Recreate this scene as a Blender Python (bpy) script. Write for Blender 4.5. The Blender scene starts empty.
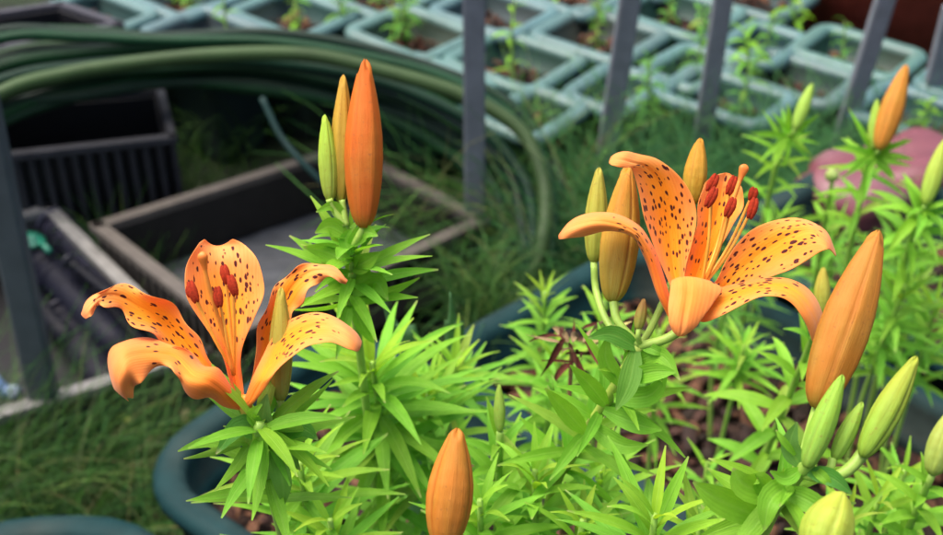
import bpy, math, random
from mathutils import Vector as V, Matrix, noise
random.seed(7)
SC = bpy.context.scene
COL = SC.collection
# ------------------------------------------------------------ camera, light
CH = 1.3; PITCH = math.radians(35); FPX = 1295.0
cd = bpy.data.cameras.new('camera'); cam = bpy.data.objects.new('camera', cd); COL.objects.link(cam)
cam.location = (0, 0, CH); cam.rotation_euler = (math.radians(90)-PITCH, 0, 0)
cd.sensor_width = 36; cd.lens = 36*FPX/943; cd.clip_start = .02; cd.clip_end = 200
cd.dof.use_dof = True; cd.dof.focus_distance = .64; cd.dof.aperture_fstop = 10
SC.camera = cam
w = bpy.data.worlds.new('World'); SC.world = w; w.use_nodes = True
nt = w.node_tree; bg = nt.nodes['Background']
sky = nt.nodes.new('ShaderNodeTexSky'); sky.sky_type = 'NISHITA'; sky.sun_disc = False
SUN_EL = math.radians(68); SUN_ROT = math.radians(-70)
sky.sun_elevation = SUN_EL; sky.sun_rotation = SUN_ROT; sky.air_density = .7; sky.dust_density = 6.0; sky.ozone_density = .7
nt.links.new(sky.outputs[0], bg.inputs[0]); bg.inputs[1].default_value = .15
sd = bpy.data.lights.new('sun', 'SUN'); sd.energy = 1.7; sd.angle = math.radians(60); sd.color = (1, .96, .9)
sun = bpy.data.objects.new('sun', sd); COL.objects.link(sun)
to_sun = V((math.sin(SUN_ROT)*math.cos(SUN_EL), math.cos(SUN_ROT)*math.cos(SUN_EL), math.sin(SUN_EL)))
sun.rotation_euler = to_sun.to_track_quat('Z', 'Y').to_euler()
vs = SC.view_settings; vs.view_transform = 'Standard'; vs.look = 'None'; vs.gamma = 1; vs.exposure = 0.97
vs.use_curve_mapping = False

# ------------------------------------------------------------ helpers
FW = V((0, math.cos(PITCH), -math.sin(PITCH))); UP = V((0, math.sin(PITCH), math.cos(PITCH))); RT = V((1, 0, 0))
def ray(x, y): return FW + RT*((x-471.5)/FPX) - UP*((y-267.5)/FPX)
def P(x, y, d): return V((0, 0, CH)) + ray(x, y)*d
def onz(x, y, z):
    r = ray(x, y); return V((0, 0, CH)) + r*((CH-z)/-r.z)
def rnd(a, b): return random.uniform(a, b)
def lerp(a, b, t): return a+(b-a)*t
def mix3(a, b, t): return tuple(a[i]+(b[i]-a[i])*t for i in range(3))
def sm(a, b, x):
    t = min(1, max(0, (x-a)/(b-a))); return t*t*(3-2*t)
def spline(pts, n):
    """Catmull-Rom through pts (tuples or Vectors of any size), n samples"""
    pts = [tuple(p) for p in pts]; m = len(pts); out = []
    for i in range(n):
        t = i/(n-1)*(m-1); k = min(int(t), m-2); f = t-k
        p1, p2 = pts[k], pts[k+1]
        p0 = pts[k-1] if k > 0 else tuple(2*a-b for a, b in zip(p1, p2))
        p3 = pts[k+2] if k+2 < m else tuple(2*b-a for a, b in zip(p1, p2))
        out.append(tuple(.5*(2*b+(c-a)*f+(2*a-5*b+4*c-d)*f*f+(3*b-a-3*c+d)*f**3) for a, b, c, d in zip(p0, p1, p2, p3)))
    return out
def root_loc(o):
    l = V((0, 0, 0))
    while o: l += o.location; o = o.parent
    return l
class MB:
    def __init__(s): s.v = []; s.f = []; s.u = []; s.c = []; s.m = []
    def vert(s, p, u=(0, 0, 0), c=(1, 1, 1)):
        s.v.append(tuple(p)); s.u.append(tuple(u)); s.c.append((c[0], c[1], c[2], 1)); return len(s.v)-1
    def face(s, f, m=0): s.f.append(f); s.m.append(m)
    def grid(s, rows, closed=False, m=0):
        for a, b in zip(rows, rows[1:]):
            n = len(a)
            for i in range(n if closed else n-1):
                j = (i+1) % n; s.face((a[i], a[j], b[j], b[i]), m)
    def tube(s, pts, radii, k=8, c=(1, 1, 1), c2=None, m=0, n=None, caps=True):
        pts = [V(p) for p in pts]
        if n:
            if isinstance(radii, (int, float)): radii = [radii]*len(pts)
            q = spline([(*p, r) for p, r in zip(pts, radii)], n); pts = [V(a[:3]) for a in q]; radii = [a[3] for a in q]
        elif isinstance(radii, (int, float)): radii = [radii]*len(pts)
        rows = []; N = len(pts); ref = V((0.3, .2, 1)).normalized(); L = 0; prev = None
        for i, p in enumerate(pts):
            t = (pts[min(i+1, N-1)]-pts[max(i-1, 0)]).normalized()
            if prev is None:
                a = t.cross(ref)
                if a.length < .1: a = t.cross(V((1, 0, 0)))
                a.normalize()
            else: a = (prev-t*prev.dot(t)).normalized()
            prev = a; b = t.cross(a)
            if i: L += (p-pts[i-1]).length
            cc = mix3(c, c2, i/(N-1)) if c2 else c
            rows.append([s.vert(p+(a*math.cos(q)+b*math.sin(q))*radii[i], (L, j/k, 0), cc) for j, q in ((j, 2*math.pi*j/k) for j in range(k))])
        s.grid(rows, True, m)
        if caps: s.face(tuple(rows[0][::-1]), m); s.face(tuple(rows[-1]), m)
    def box(s, c, sx, sy, sz, rot=None, col=(1, 1, 1), m=0, jit=0):
        c = V(c); R = rot or Matrix.Identity(3); ids = []
        for z in (-1, 1):
            for x, y in ((-1, -1), (1, -1), (1, 1), (-1, 1)):
                q = V((x*sx/2*(1+rnd(-jit, jit)), y*sy/2*(1+rnd(-jit, jit)), z*sz/2*(1+rnd(-jit, jit))))
                ids.append(s.vert(c+R @ q, (x, y, z), col))
        a = ids
        for f in ((3, 2, 1, 0), (4, 5, 6, 7), (0, 1, 5, 4), (1, 2, 6, 5), (2, 3, 7, 6), (3, 0, 4, 7)): s.face(tuple(a[i] for i in f), m)
    def build(s, name, mats, parent=None, smooth=True, sub=0, solid=0, bevel=0):
        me = bpy.data.meshes.new(name); off = root_loc(parent) if parent else V((0, 0, 0))
        me.from_pydata([tuple(V(p)-off) for p in s.v], [], s.f)
        a = me.attributes.new('uvm', 'FLOAT_VECTOR', 'POINT'); a.data.foreach_set('vector', [x for u in s.u for x in u])
        a = me.attributes.new('col', 'FLOAT_COLOR', 'POINT'); a.data.foreach_set('color', [x for u in s.c for x in u])
        if not isinstance(mats, (list, tuple)): mats = [mats]
        for m in mats: me.materials.append(m)
        me.polygons.foreach_set('material_index', s.m)
        me.polygons.foreach_set('use_smooth', [smooth]*len(s.f)); me.update()
        o = bpy.data.objects.new(name, me); COL.objects.link(o)
        if parent: o.parent = parent
        if bevel:
            b = o.modifiers.new('b', 'BEVEL'); b.width = bevel; b.segments = 2; b.limit_method = 'ANGLE'
        if solid:
            b = o.modifiers.new('s', 'SOLIDIFY'); b.thickness = solid; b.offset = 0
        if sub:
            b = o.modifiers.new('d', 'SUBSURF'); b.levels = sub; b.render_levels = sub
        return o
def tag(o, label=None, cat=None, group=None, kind=None):
    if label: o['label'] = label
    if cat: o['category'] = cat
    if group: o['group'] = group
    if kind: o['kind'] = kind
    return o
def thing(name, label, cat, loc, group=None):
    o = bpy.data.objects.new(name, None); COL.objects.link(o); o.location = V(loc); o.empty_display_size = .05
    return tag(o, label, cat, group)

# ------------------------------------------------------------ materials
class NT:
    def __init__(s, name):
        s.mat = bpy.data.materials.new(name); s.mat.use_nodes = True; s.t = s.mat.node_tree; s.t.nodes.clear()
        s.out = s.n('OutputMaterial'); s.p = s.n('BsdfPrincipled'); s.l(s.p.outputs[0], s.out.inputs[0])
    def n(s, t, **k):
        x = s.t.nodes.new('ShaderNode'+t)
        for a, b in k.items(): setattr(x, a, b)
        return x
    def l(s, a, b): s.t.links.new(a, b)
    def attr(s, name, o='Vector'): return s.n('Attribute', attribute_name=name).outputs[o]
    def val(s, x, inp):
        if isinstance(x, (int, float)): inp.default_value = x
        elif isinstance(x, tuple): inp.default_value = (*x, 1) if len(x) == 3 and len(inp.default_value) == 4 else x
        else: s.l(x, inp)
    def math(s, op, a, b=0.0, c=None, clamp=False):
        x = s.n('Math', operation=op, use_clamp=clamp); s.val(a, x.inputs[0]); s.val(b, x.inputs[1])
        if c is not None: s.val(c, x.inputs[2])
        return x.outputs[0]
    def mix(s, f, a, b, mode='MIX'):
        x = s.n('Mix', data_type='RGBA', blend_type=mode); s.val(f, x.inputs[0]); s.val(a, x.inputs[6]); s.val(b, x.inputs[7]); return x.outputs[2]
    def noise(s, scale, det=3, vec=None, rough=.55, o=0):
        x = s.n('TexNoise'); x.inputs['Scale'].default_value = scale; x.inputs['Detail'].default_value = det; x.inputs['Roughness'].default_value = rough
        s.l(vec if vec is not None else s.pos(), x.inputs['Vector']); return x.outputs[o]
    def pos(s):
        return s.n('NewGeometry').outputs['Position']
    def ramp(s, f, a, b, lo=0.0, hi=1.0):
        x = s.n('MapRange', clamp=True); s.val(f, x.inputs[0]); s.val(a, x.inputs[1]); s.val(b, x.inputs[2]); s.val(lo, x.inputs[3]); s.val(hi, x.inputs[4]); return x.outputs[0]
    def bump(s, h, st=.3, dist=.001):
        x = s.n('Bump'); x.inputs['Strength'].default_value = st; x.inputs['Distance'].default_value = dist; s.l(h, x.inputs['Height']); s.l(x.outputs[0], s.p.inputs['Normal']); return x.outputs[0]
    def set(s, col=None, rough=None, spec=None):
        if col is not None: s.val(col, s.p.inputs['Base Color'])
        if rough is not None: s.val(rough, s.p.inputs['Roughness'])
        if spec is not None: s.p.inputs['Specular IOR Level'].default_value = spec
    def translucent(s, col, f, nrm=None):
        t = s.n('BsdfTranslucent'); s.val(col, t.inputs[0])
        if nrm is not None: s.l(nrm, t.inputs['Normal'])
        m = s.n('MixShader'); s.val(f, m.inputs[0]); s.l(s.p.outputs[0], m.inputs[1]); s.l(t.outputs[0], m.inputs[2]); s.l(m.outputs[0], s.out.inputs[0])

def leaf_mat():
    m = NT('leaf'); c = m.attr('col', 'Color'); uv = m.attr('uvm')
    sx = m.n('SeparateXYZ'); m.l(uv, sx.inputs[0])
    av = m.math('ABSOLUTE', sx.outputs[1])
    rib = m.ramp(av, .04, .16, 1, 0)
    n = m.noise(90, 3)
    base = m.mix(m.ramp(n, .35, .7), c, m.mix(1.0, c, (.78, .86, .7), 'MULTIPLY'))
    base = m.mix(m.math('MULTIPLY', rib, .18), base, (.40, .66, .14))
    tip = m.math('MULTIPLY', m.ramp(sx.outputs[0], .90, 1.0), m.ramp(sx.outputs[2], .3, .9, .3, 1.5))
    base = m.mix(m.math('MULTIPLY', tip, .5), base, (.55, .5, .22))
    m.set(base, .55, .22)
    st = m.math('SINE', m.math('MULTIPLY', sx.outputs[1], 22.0))
    h = m.math('ADD', m.math('MULTIPLY', st, .25), m.math('MULTIPLY', rib, -1.0))
    h = m.math('ADD', h, m.math('MULTIPLY', m.noise(250, 2), .5))
    nb = m.bump(h, .3, .0005)
    m.translucent(m.mix(1.0, base, (1.0, 1.0, .45), 'MULTIPLY'), .45, nb)
    return m.mat
def petal_mat():
    # col.r spot mask, col.g yellow centre, col.b deep orange base ; uvm = metres along, across ; random
    m = NT('petal'); cc = m.n('SeparateColor'); m.l(m.attr('col', 'Color'), cc.inputs[0]); uv = m.attr('uvm')
    n = m.noise(60, 3)
    peach = m.mix(m.ramp(n, .3, .7), (.97, .32, .065), (.98, .39, .11))
    c = m.mix(cc.outputs[1], peach, (.98, .36, .012))
    c = m.mix(cc.outputs[2], c, (.90, .20, .016))
    sxa = m.n('SeparateXYZ'); m.l(uv, sxa.inputs[0]); vn = m.n('TexNoise'); vn.inputs['Scale'].default_value = 1.0; mpv = m.n('Mapping'); mpv.inputs['Scale'].default_value = (25, 900, 1); m.l(uv, mpv.inputs[0]); m.l(mpv.outputs[0], vn.inputs['Vector'])
    c = m.mix(m.math('MULTIPLY', m.ramp(vn.outputs[0], .42, .68), .38), c, m.mix(1.0, c, (.95, .66, .45), 'MULTIPLY'))
    # papillae spots
    mp = m.n('Mapping'); mp.inputs['Scale'].default_value = (215, 400, 0); m.l(uv, mp.inputs[0])
    ds = m.n('TexNoise'); ds.inputs['Scale'].default_value = 1.0; m.l(mp.outputs[0], ds.inputs['Vector'])
    add = m.n('VectorMath', operation='ADD'); m.l(mp.outputs[0], add.inputs[0])
    sc = m.n('VectorMath', operation='SCALE'); sc.inputs['Scale'].default_value = .45; m.l(ds.outputs['Color'], sc.inputs[0]); m.l(sc.outputs[0], add.inputs[1])
    vo = m.n('TexVoronoi'); vo.inputs['Scale'].default_value = 1.0; vo.inputs['Randomness'].default_value = .85; m.l(add.outputs[0], vo.inputs['Vector'])
    vc = m.n('SeparateColor'); m.l(vo.outputs['Color'], vc.inputs[0])
    keep = m.math('LESS_THAN', vc.outputs[0], cc.outputs[0])
    rad = m.math('MULTIPLY_ADD', vc.outputs[1], .20, .22)
    edge = m.n('MapRange', clamp=True); m.l(m.math('SUBTRACT', rad, vo.outputs['Distance']), edge.inputs[0]); edge.inputs[1].default_value = -.03; edge.inputs[2].default_value = .05
    spot = m.math('MULTIPLY', keep, edge.outputs[0])
    c = m.mix(spot, c, (.075, .007, .008))
    m.set(c, .62, .2)
    sx = m.n('SeparateXYZ'); m.l(uv, sx.inputs[0])
    wv = m.math('SINE', m.math('MULTIPLY', sx.outputs[1], 3400.0))
    h = m.math('ADD', m.math('MULTIPLY', wv, .3), m.math('MULTIPLY', m.noise(220, 3), .8)); h = m.math('ADD', h, m.math('MULTIPLY', spot, .8))
    nb = m.bump(h, .18, .0005)
    m.p.inputs['Sheen Weight'].default_value = .15
    m.translucent(m.mix(1.0, c, (1.0, .85, .6), 'MULTIPLY'), .22, nb)
    return m.mat
def attr_mat(name, rough=.5, spec=.4, nscale=80, var=.25, bs=.2, bd=.001, trans=0):
    m = NT(name); c = m.attr('col', 'Color'); n = m.noise(nscale, 4)
    d = m.mix(1.0, c, (1-var, 1-var, 1-var), 'MULTIPLY')
    base = m.mix(m.ramp(n, .35, .68), c, d); m.set(base, rough, spec)
    nb = m.bump(m.noise(nscale*3, 3), bs, bd)
    if trans: m.translucent(base, trans, nb)
    return m.mat
def bud_mat():
    m = NT('bud'); c = m.attr('col', 'Color'); uv = m.attr('uvm')
    mp = m.n('Mapping'); mp.inputs['Scale'].default_value = (1.6, 16, 1); m.l(uv, mp.inputs[0])
    n = m.noise(1.0, 4, mp.outputs[0]); n2 = m.noise(420, 3)
    base = m.mix(m.ramp(n, .35, .7), c, m.mix(1.0, c, (.93, .86, .62), 'MULTIPLY'))
    sp = m.ramp(n2, .62, .72); base = m.mix(m.math('MULTIPLY', sp, .4), base, (.25, .09, .03))
    m.set(base, .55, .25); mp2 = m.n('Mapping'); mp2.inputs['Scale'].default_value = (1.2, 70, 1); m.l(uv, mp2.inputs[0]); n3 = m.noise(1.0, 3, mp2.outputs[0])
    base = m.mix(m.ramp(n3, .52, .72, 0, .45), base, m.mix(1.0, base, (.80, .62, .5), 'MULTIPLY')); m.set(base)
    nb = m.bump(m.math('ADD', m.math('ADD', n, n3), m.math('MULTIPLY', m.noise(500, 2), .4)), .4, .0007)
    m.translucent(base, .12, nb); return m.mat
M = dict(leaf=leaf_mat(), petal=petal_mat(), bud=bud_mat(),
         stem=attr_mat('stem', .45, .35, 120, .2), anther=attr_mat('anther', .85, .15, 900, .35, .8, .0006),
         plastic=attr_mat('plastic', .42, .5, 25, .18, .12, .002), hose=attr_mat('hose', .5, .2, 12, .3, .15, .001),
         metal=attr_mat('metal', .5, .5, 40, .2, .2), gloss=attr_mat('gloss', .42, .1, 60, .4, .5, .003), dull=attr_mat('dull_plastic', .6, .1, 30, .25, .2, .002), crate=attr_mat('crate', .6, .35, 30, .3, .3, .002),
         straw=attr_mat('dry', .8, .2, 150, .5, .5), bark=attr_mat('bark', .75, .3, 180, .5, .7, .002),
         grass=attr_mat('grass', .6, .25, 40, .3, .1, .001, .2), film=attr_mat('film', .4, .45, 30, .2, .3, .002))
def soil_mat():
    m = NT('soil'); n = m.noise(60, 6, rough=.7); n2 = m.noise(14, 3)
    c = m.mix(m.ramp(n, .3, .7), (.012, .008, .007), (.06, .035, .026)); c = m.mix(m.ramp(n2, .55, .75, 0, .5), c, (.09, .045, .03))
    m.set(c, .9, .2); m.bump(n, .9, .006); return m.mat
def ground_mat():
    m = NT('ground'); n = m.noise(9, 5, rough=.65); n2 = m.noise(70, 5)
    c = m.mix(m.ramp(n, .4, .62), (.014, .018, .012), (.022, .04, .014)); c = m.mix(m.ramp(n2, .5, .75, 0, .6), c, (.045, .05, .03))
    m.set(c, .9, .2); m.bump(n2, .8, .01); return m.mat
M['soil'] = soil_mat(); M['ground'] = ground_mat()

# ------------------------------------------------------------ ground
mb = MB(); rows = []
for i in range(61):
    y = -3+i*.15 if i < 60 else 60
    rows.append([mb.vert((x, y, 0 if abs(x) > 5 else .012*noise.noise(V((x*3, y*3, 0)))), (x, y, 0)) for x in ([-40]+[-4+j*.15 for j in range(54)]+[40])])
mb.grid(rows); tag(mb.build('ground', M['ground']), kind='structure')

# ------------------------------------------------------------ planters
TEAL = (.040, .105, .098); DEEP = (.009, .038, .040)
def rrect(hx, hy, r, z, cx, cy, ca, sa, k=7):
    out = []
    for q, (sx, sy) in enumerate(((1, 1), (-1, 1), (-1, -1), (1, -1))):
        for i in range(k):
            a = math.pi/2*(q+i/(k-1)); x = sx*(hx-r)+r*math.cos(a); y = sy*(hy-r)+r*math.sin(a)
            out.append(V((cx+x*ca-y*sa, cy+x*sa+y*ca, z)))
    return out
def planter(name, label, cat, centre, e, sx, sy, r, zr, zs, col, group, rim=.010, chips=0, z0=0.0, chipsize=.02, mat='plastic'):
    cx, cy = centre.x, centre.y; ang = math.atan2(e.y, e.x); ca, sa = math.cos(ang), math.sin(ang); hx, hy = sx/2, sy/2
    root = thing(name, label, cat, (cx, cy, z0), group)
    b = rim
    prof = [(.03, z0), (.028, z0+.01), (.006, zr-2.4*b), (-.2*b, zr-2.2*b), (-.9*b, zr-1.7*b), (-1.0*b, zr-.9*b), (-.6*b, zr-.25*b), (.2*b, zr), (1.2*b, zr-.1*b), (1.9*b, zr-.5*b),
            (2.1*b, zr-1.4*b), (2.3*b, zr-4*b), (3.0*b, zr-4.4*b), (3.2*b, zr-5.2*b), (3.2*b+.004, zs-.01)]
    m = MB(); rows = []
    for pi_, (o, z) in enumerate(prof):
        pc = (mix3(col, (.12, .235, .23), .5) if 4 <= pi_ <= 9 else tuple(x*.6 for x in col)) if name == 'seedling_tray' else col  # tray rim rows paler than walls: sky highlight painted into the colour
        pts = rrect(hx-o, hy-o, max(.004, r-o), z, cx, cy, ca, sa)
        rows.append([m.vert(p+V((0, 0, .002*noise.noise(p*6))), (i, 0, 0), mix3(pc, (.12, .10, .07), (.9 if pi_ > 9 or pi_ < 3 else .35)*max(0, noise.noise(p*17+V((0, 0, pi_*.4)))))) for i, p in enumerate(pts)])
    m.grid(rows, True); m.face(tuple(rows[0][::-1])); m.build('pot', M[mat], root)
    # soil
    m = MB(); so = 3.2*b; rows = []
    for j in range(9):
        t = j/8; pts = rrect((hx-so)*(1-t)+.003, (hy-so)*(1-t)+.003, max(.002, (r-so)*(1-t)), 0, cx, cy, ca, sa)
        rows.append([m.vert((p.x, p.y, zs+.008*noise.noise(p*25)+.006*t), (0, 0, 0)) for p in pts])
    m.grid(rows, True); m.build('soil', M['soil'], root)
    if chips:
        m = MB()
        for i in range(chips):
            x = rnd(-1, 1)*(hx-so-.012); y = rnd(-1, 1)*(hy-so-.012); s = chipsize*rnd(.4, 1.15)
            p = V((cx+x*ca-y*sa, cy+x*sa+y*ca, zs+.008+rnd(0, .016)))
            c = random.choice([(.10, .034, .015), (.07, .03, .02), (.15, .065, .03), (.04, .02, .014), (.13, .055, .025), (.03, .017, .01), (.06, .022, .012)])
            chip(m, p, s, c)
        tag(m.build('bark_chips', M['bark'], root), kind='stuff')
    return root
def chip(m, p, s, c):
    R = (Matrix.Rotation(rnd(0, 6.28), 3, 'Z') @ Matrix.Rotation(rnd(-.7, .7), 3, 'X') @ Matrix.Rotation(rnd(-.5, .5), 3, 'Y')); rows = []
    el = rnd(.8, 2.3); fl = rnd(.15, .5); ns = V((rnd(0, 99), 0, 0))
    for i in range(5):
        th = math.pi*i/4; rr = []
        for j in range(7):
            ph = 2*math.pi*j/7; q = V((math.cos(ph)*math.sin(th)**.7, math.sin(ph)*math.sin(th)**.7*el, math.cos(th)*fl)); q *= .5*s*(1+.7*noise.noise(q*2.2+ns))
            rr.append(m.vert(p+R @ q, (0, 0, 0), c))
        rows.append(rr)
    m.grid(rows, True)

# foreground planters : given two rim corner pixels
ZR, ZS = .31, .235
def corner_planter(label, L, ea, eb, sa_, sb_, **k):
    c = L+ea*sa_/2+eb*sb_/2
    return planter('planter', label, 'planter', c, ea, sa_, sb_, .09, ZR, ZS, DEEP, 'dark rectangular planters of the lilies', rim=.012, mat='dull', **k)
ea = V((.75, .66, 0)).normalized(); eb = V((.66, -.75, 0)).normalized()
pl_mid = corner_planter('long dark blue planter of bark mulch under the right-hand spotted lily', V((-.055, 1.235, 0)), ea, eb, .40, .62, chips=520, chipsize=.026)
pl_left = corner_planter('dark planter with thick rim below the left spotted lily, beside the swept grass', V((-.375, 1.03, 0)), V((.62, .78, 0)).normalized(), V((.78, -.62, 0)).normalized(), .34, .55, chips=420)
pl_low = planter('planter', 'dark planter whose curved rim just enters the bottom left corner', 'planter', V((-.425, .812, 0)), V((1, .05, 0)).normalized(), .28, .29, .12, ZR, ZS, DEEP, 'dark rectangular planters of the lilies', rim=.012, mat='dull', chips=60)
pl_right = corner_planter('dark planter behind the mulch planter at the right edge, crowded with bud stems', V((.33, 1.50, 0)), ea, eb, .36, .60, chips=200)

# background trays: rim corners in the photo  L, B, R
u1 = V((math.cos(math.radians(-40)), math.sin(math.radians(-40)), 0)); u2 = V((math.cos(math.radians(50)), math.sin(math.radians(50)), 0))
ORD = ['nearest', 'second', 'third', 'fourth', 'fifth']
STR = [(-.625, 1.93, .155, 3, 'row ending by the pink bag'), (-.863, 1.773, .152, 3, 'row rising from behind the raised anthers'), (-1.035, 1.50, .165, 4, 'narrow row between second and third posts'),
       (-1.19, 1.446, .185, 5, 'row that starts at the hose bend'), (-1.40, 1.600, .175, 4, 'row crossing behind the middle post'), (-1.62, 1.345, .175, 5, 'row behind the tall orange bud'),
       (-1.84, 1.265, .175, 5, 'row above the hose crest'), (-2.06, 1.40, .175, 3, 'leftmost row above the hoses')]
SPR = []
for a0, b0, st, n, lab in STR:
    for k in range(n):
        b = b0+st*k; a = a0+(b-1.77)*.33; s1, s2 = (.125 if 'narrow' in lab else .208), st-.005; B = u1*a+u2*b; c = B-u1*s1/2+u2*s2/2; z = .25+rnd(-.006, .006)
        lb = 'lone low teal tray in the green wisps left of the right-hand flower' if not lab else '%s teal tray of the %s%s' % (ORD[k], lab, '' if k else ', counted from camera')
        rt = Matrix.Rotation(rnd(-.05, .05), 3, 'Z')
        planter('seedling_tray', lb, 'tray', V((c.x, c.y, 0)), rt @ u1, s1, s2, .03, z-(0 if lab else .05), z-.055-(0 if lab else .05), tuple(v*rnd(.8, 1.15) for v in TEAL),
                'teal seedling trays behind the fence', rim=.0105, chips=40, chipsize=.018)
        if lab and (k*7+len(lab)) % 3: SPR.append((V((c.x+rnd(-.04, .04), c.y+rnd(-.02, .02), z-.055)), 'sprig in the %s tray of the %s' % (ORD[k], lab)))

# ------------------------------------------------------------ leaves and stems
LC = (.26, .56, .045); LD = (.14, .38, .06); LY = (.38, .62, .05)
def add_leaf(m, base, rad, T, length, width, e0, e1, col, fold=.28, seg=8, twist=0, wav=0):
    """leaf starting at base, radial dir rad, stem dir T, elevation e0->e1 (radians from rad towards T)"""
    side = T.cross(rad).normalized(); pos = V(base); rows = []; ds = length/seg
    r3 = rnd(0, 1); col = mix3(col, (.40, .50, .08), rnd(.3, .8)) if random.random() < .06 else col; hk = rnd(-.35, .35)
    for i in range(seg+1):
        s = i/seg; el = lerp(e0, e1, s**.9)+hk*s*s; d = rad*math.cos(el)+T*math.sin(el); nrm = (T*math.cos(el)-rad*math.sin(el))
        if twist:
            a = twist*s; sd_ = side*math.cos(a)+nrm*math.sin(a); nn = nrm*math.cos(a)-side*math.sin(a)
        else: sd_, nn = side, nrm
        wd = width*.5*max(.02, (math.sin(math.pi*min(1, s**.72*.97+.03)))**.85) if s < 1 else .0004
        if s < .12: wd = max(wd, width*.2)
        k = 1+.08*math.sin(9*s+r3*6) if wav else 1
        cc = tuple(c*(1+.12*(s-.4)) for c in col)
        rows.append([m.vert(pos+sd_*wd*v*k+nn*(abs(v)**1.3)*wd*fold, (s, v, r3), cc) for v in (-1, -.5, 0, .5, 1)])
        pos = pos+d*ds
    m.grid(rows)
def leaf_px(m, a, b, c, width, col, fold=.3, seg=9, roll=0):
    """a single leaf along three pixel points (x,y,depth)"""
    pts = [V(p) for p in spline([P(*a), P(*b), P(*c)], seg+1)]; rows = []; r3 = rnd(0, 1)
    for i, p in enumerate(pts):
        s = i/seg; t = (pts[min(i+1, seg)]-pts[max(i-1, 0)]).normalized(); view = (V((0, 0, CH))-p).normalized()
        sd_ = t.cross(view).normalized(); n = sd_.cross(t).normalized()
        sd2 = sd_*math.cos(roll)+n*math.sin(roll); n2 = n*math.cos(roll)-sd_*math.sin(roll)
        wd = width*.5*(math.sin(math.pi*min(1, s**.75*.97+.03)))**.85 if s < 1 else .0004
        if s < .12: wd = max(wd, width*.2)
        rows.append([m.vert(p+sd2*wd*v+n2*(abs(v)**1.3)*wd*fold, (s, v, r3), col) for v in (-1, -.5, 0, .5, 1)])
    m.grid(rows)
def vary(c, a=.15):
    k = 1+rnd(-a, a); y = rnd(-a, a); return (max(0, c[0]*(k+y)), c[1]*k, c[2]*(k-y*.5))
def leafy(m, pts, n, l0, l1, width, e_top=1.0, e_bot=.1, col=LC, col_top=None, start=.02, stop=.8, droop=.7, phase=None, skip=0, wmul=1):
    """leaves along polyline pts (top -> down). l0 length at top, l1 at start of lower part."""
    N = 60; q = [V(p) for p in spline(pts, N)]; ph = rnd(0, 6.28) if phase is None else phase
    for i in range(n):
        f = i/(n-1); t = lerp(start, stop, f); k = t*(N-1); a = int(k); p = q[a].lerp(q[min(a+1, N-1)], k-a)
        T = (q[max(a-1, 0)]-q[min(a+1, N-1)]).normalized()
        ph += 2.39996+rnd(-.25, .25); ref = V((1, 0, 0)); x = (ref-T*ref.dot(T)).normalized(); y = T.cross(x)
        rad = x*math.cos(ph)+y*math.sin(ph)
        g = sm(0, .35, f); L = lerp(l0, l1, g)*rnd(.82, 1.15); e0 = lerp(e_top, e_bot, sm(0, .5, f))+rnd(-.18, .18); e1 = e0-droop*rnd(.6, 1.4)
        c = mix3(col_top or col, col, g); 
        add_leaf(m, p+rad*.001, rad, T, L, width*wmul*(.55+.45*g)*rnd(.85, 1.1), e0+.25, e1, vary(c), fold=rnd(.1, .4), twist=rnd(-.5, .5))

def bud(parent, base, tip, width, cb, ct, label=None, groove=(.33, .12, .02), bend=.0, phase=None, thick=1.0):
    base, tip = V(base), V(tip); ax = tip-base; Ln = ax.length; t = ax.normalized()
    a = t.cross(V((0, 1, .2))).normalized(); b = t.cross(a); ph0 = rnd(0, 6.28) if phase is None else phase
    m = MB(); rows = []; NS, NA = 40, 60
    for i in range(NS+1):
        s = i/NS
        R = [(0, .22), (.03, .45), (.08, .64), (.16, .80), (.28, .94), (.42, 1.0), (.55, .96), (.68, .83), (.8, .65), (.9, .46), (.96, .33), (.985, .22), (1, .06)]
        for (x0, y0), (x1, y1) in zip(R, R[1:]):
            if x0 <= s <= x1: r = lerp(y0, y1, (s-x0)/(x1-x0)); break
        r *= width/2
        ctr = base+ax*s+a*bend*Ln*math.sin(math.pi*s)
        row = []
        for j in range(NA):
            th = 2*math.pi*j/NA; q = math.cos(3*(th-ph0)); g = math.exp(-((1-q)/.010)) ; ridge = math.exp(-((1+q)/.12))
            k = 1-.08*g*sm(0, .2, s)-.05*math.exp(-((1-q)/.12))+.05*ridge+.02*math.cos(6*th)
            c = mix3(cb, ct, sm(.02, .95, s+.12*noise.noise(V((th*1.5, s*3, ph0))))); c = mix3(c, (.22, .32, .05), .28*max(0, noise.noise(V((math.cos(th)*1.6, math.sin(th)*1.6, s*4+ph0*3)))+.1)+.25*sm(.10, 0, s)); c = mix3(c, groove, .8*g); c = mix3(c, tuple(x*.82 for x in c), .5*ridge)
            tipo = t*(.02*Ln*q if s > .93 else 0)
            row.append(m.vert(ctr+(a*math.cos(th)+b*math.sin(th))*r*k+tipo, (s*3, th/6.283*2, ph0), c))
        rows.append(row)
    m.grid(rows, True); m.face(tuple(rows[-1])); m.face(tuple(rows[0][::-1]))
    o = m.build('bud', M['bud'], parent)
    if label: o['label'] = label
    return o

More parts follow.
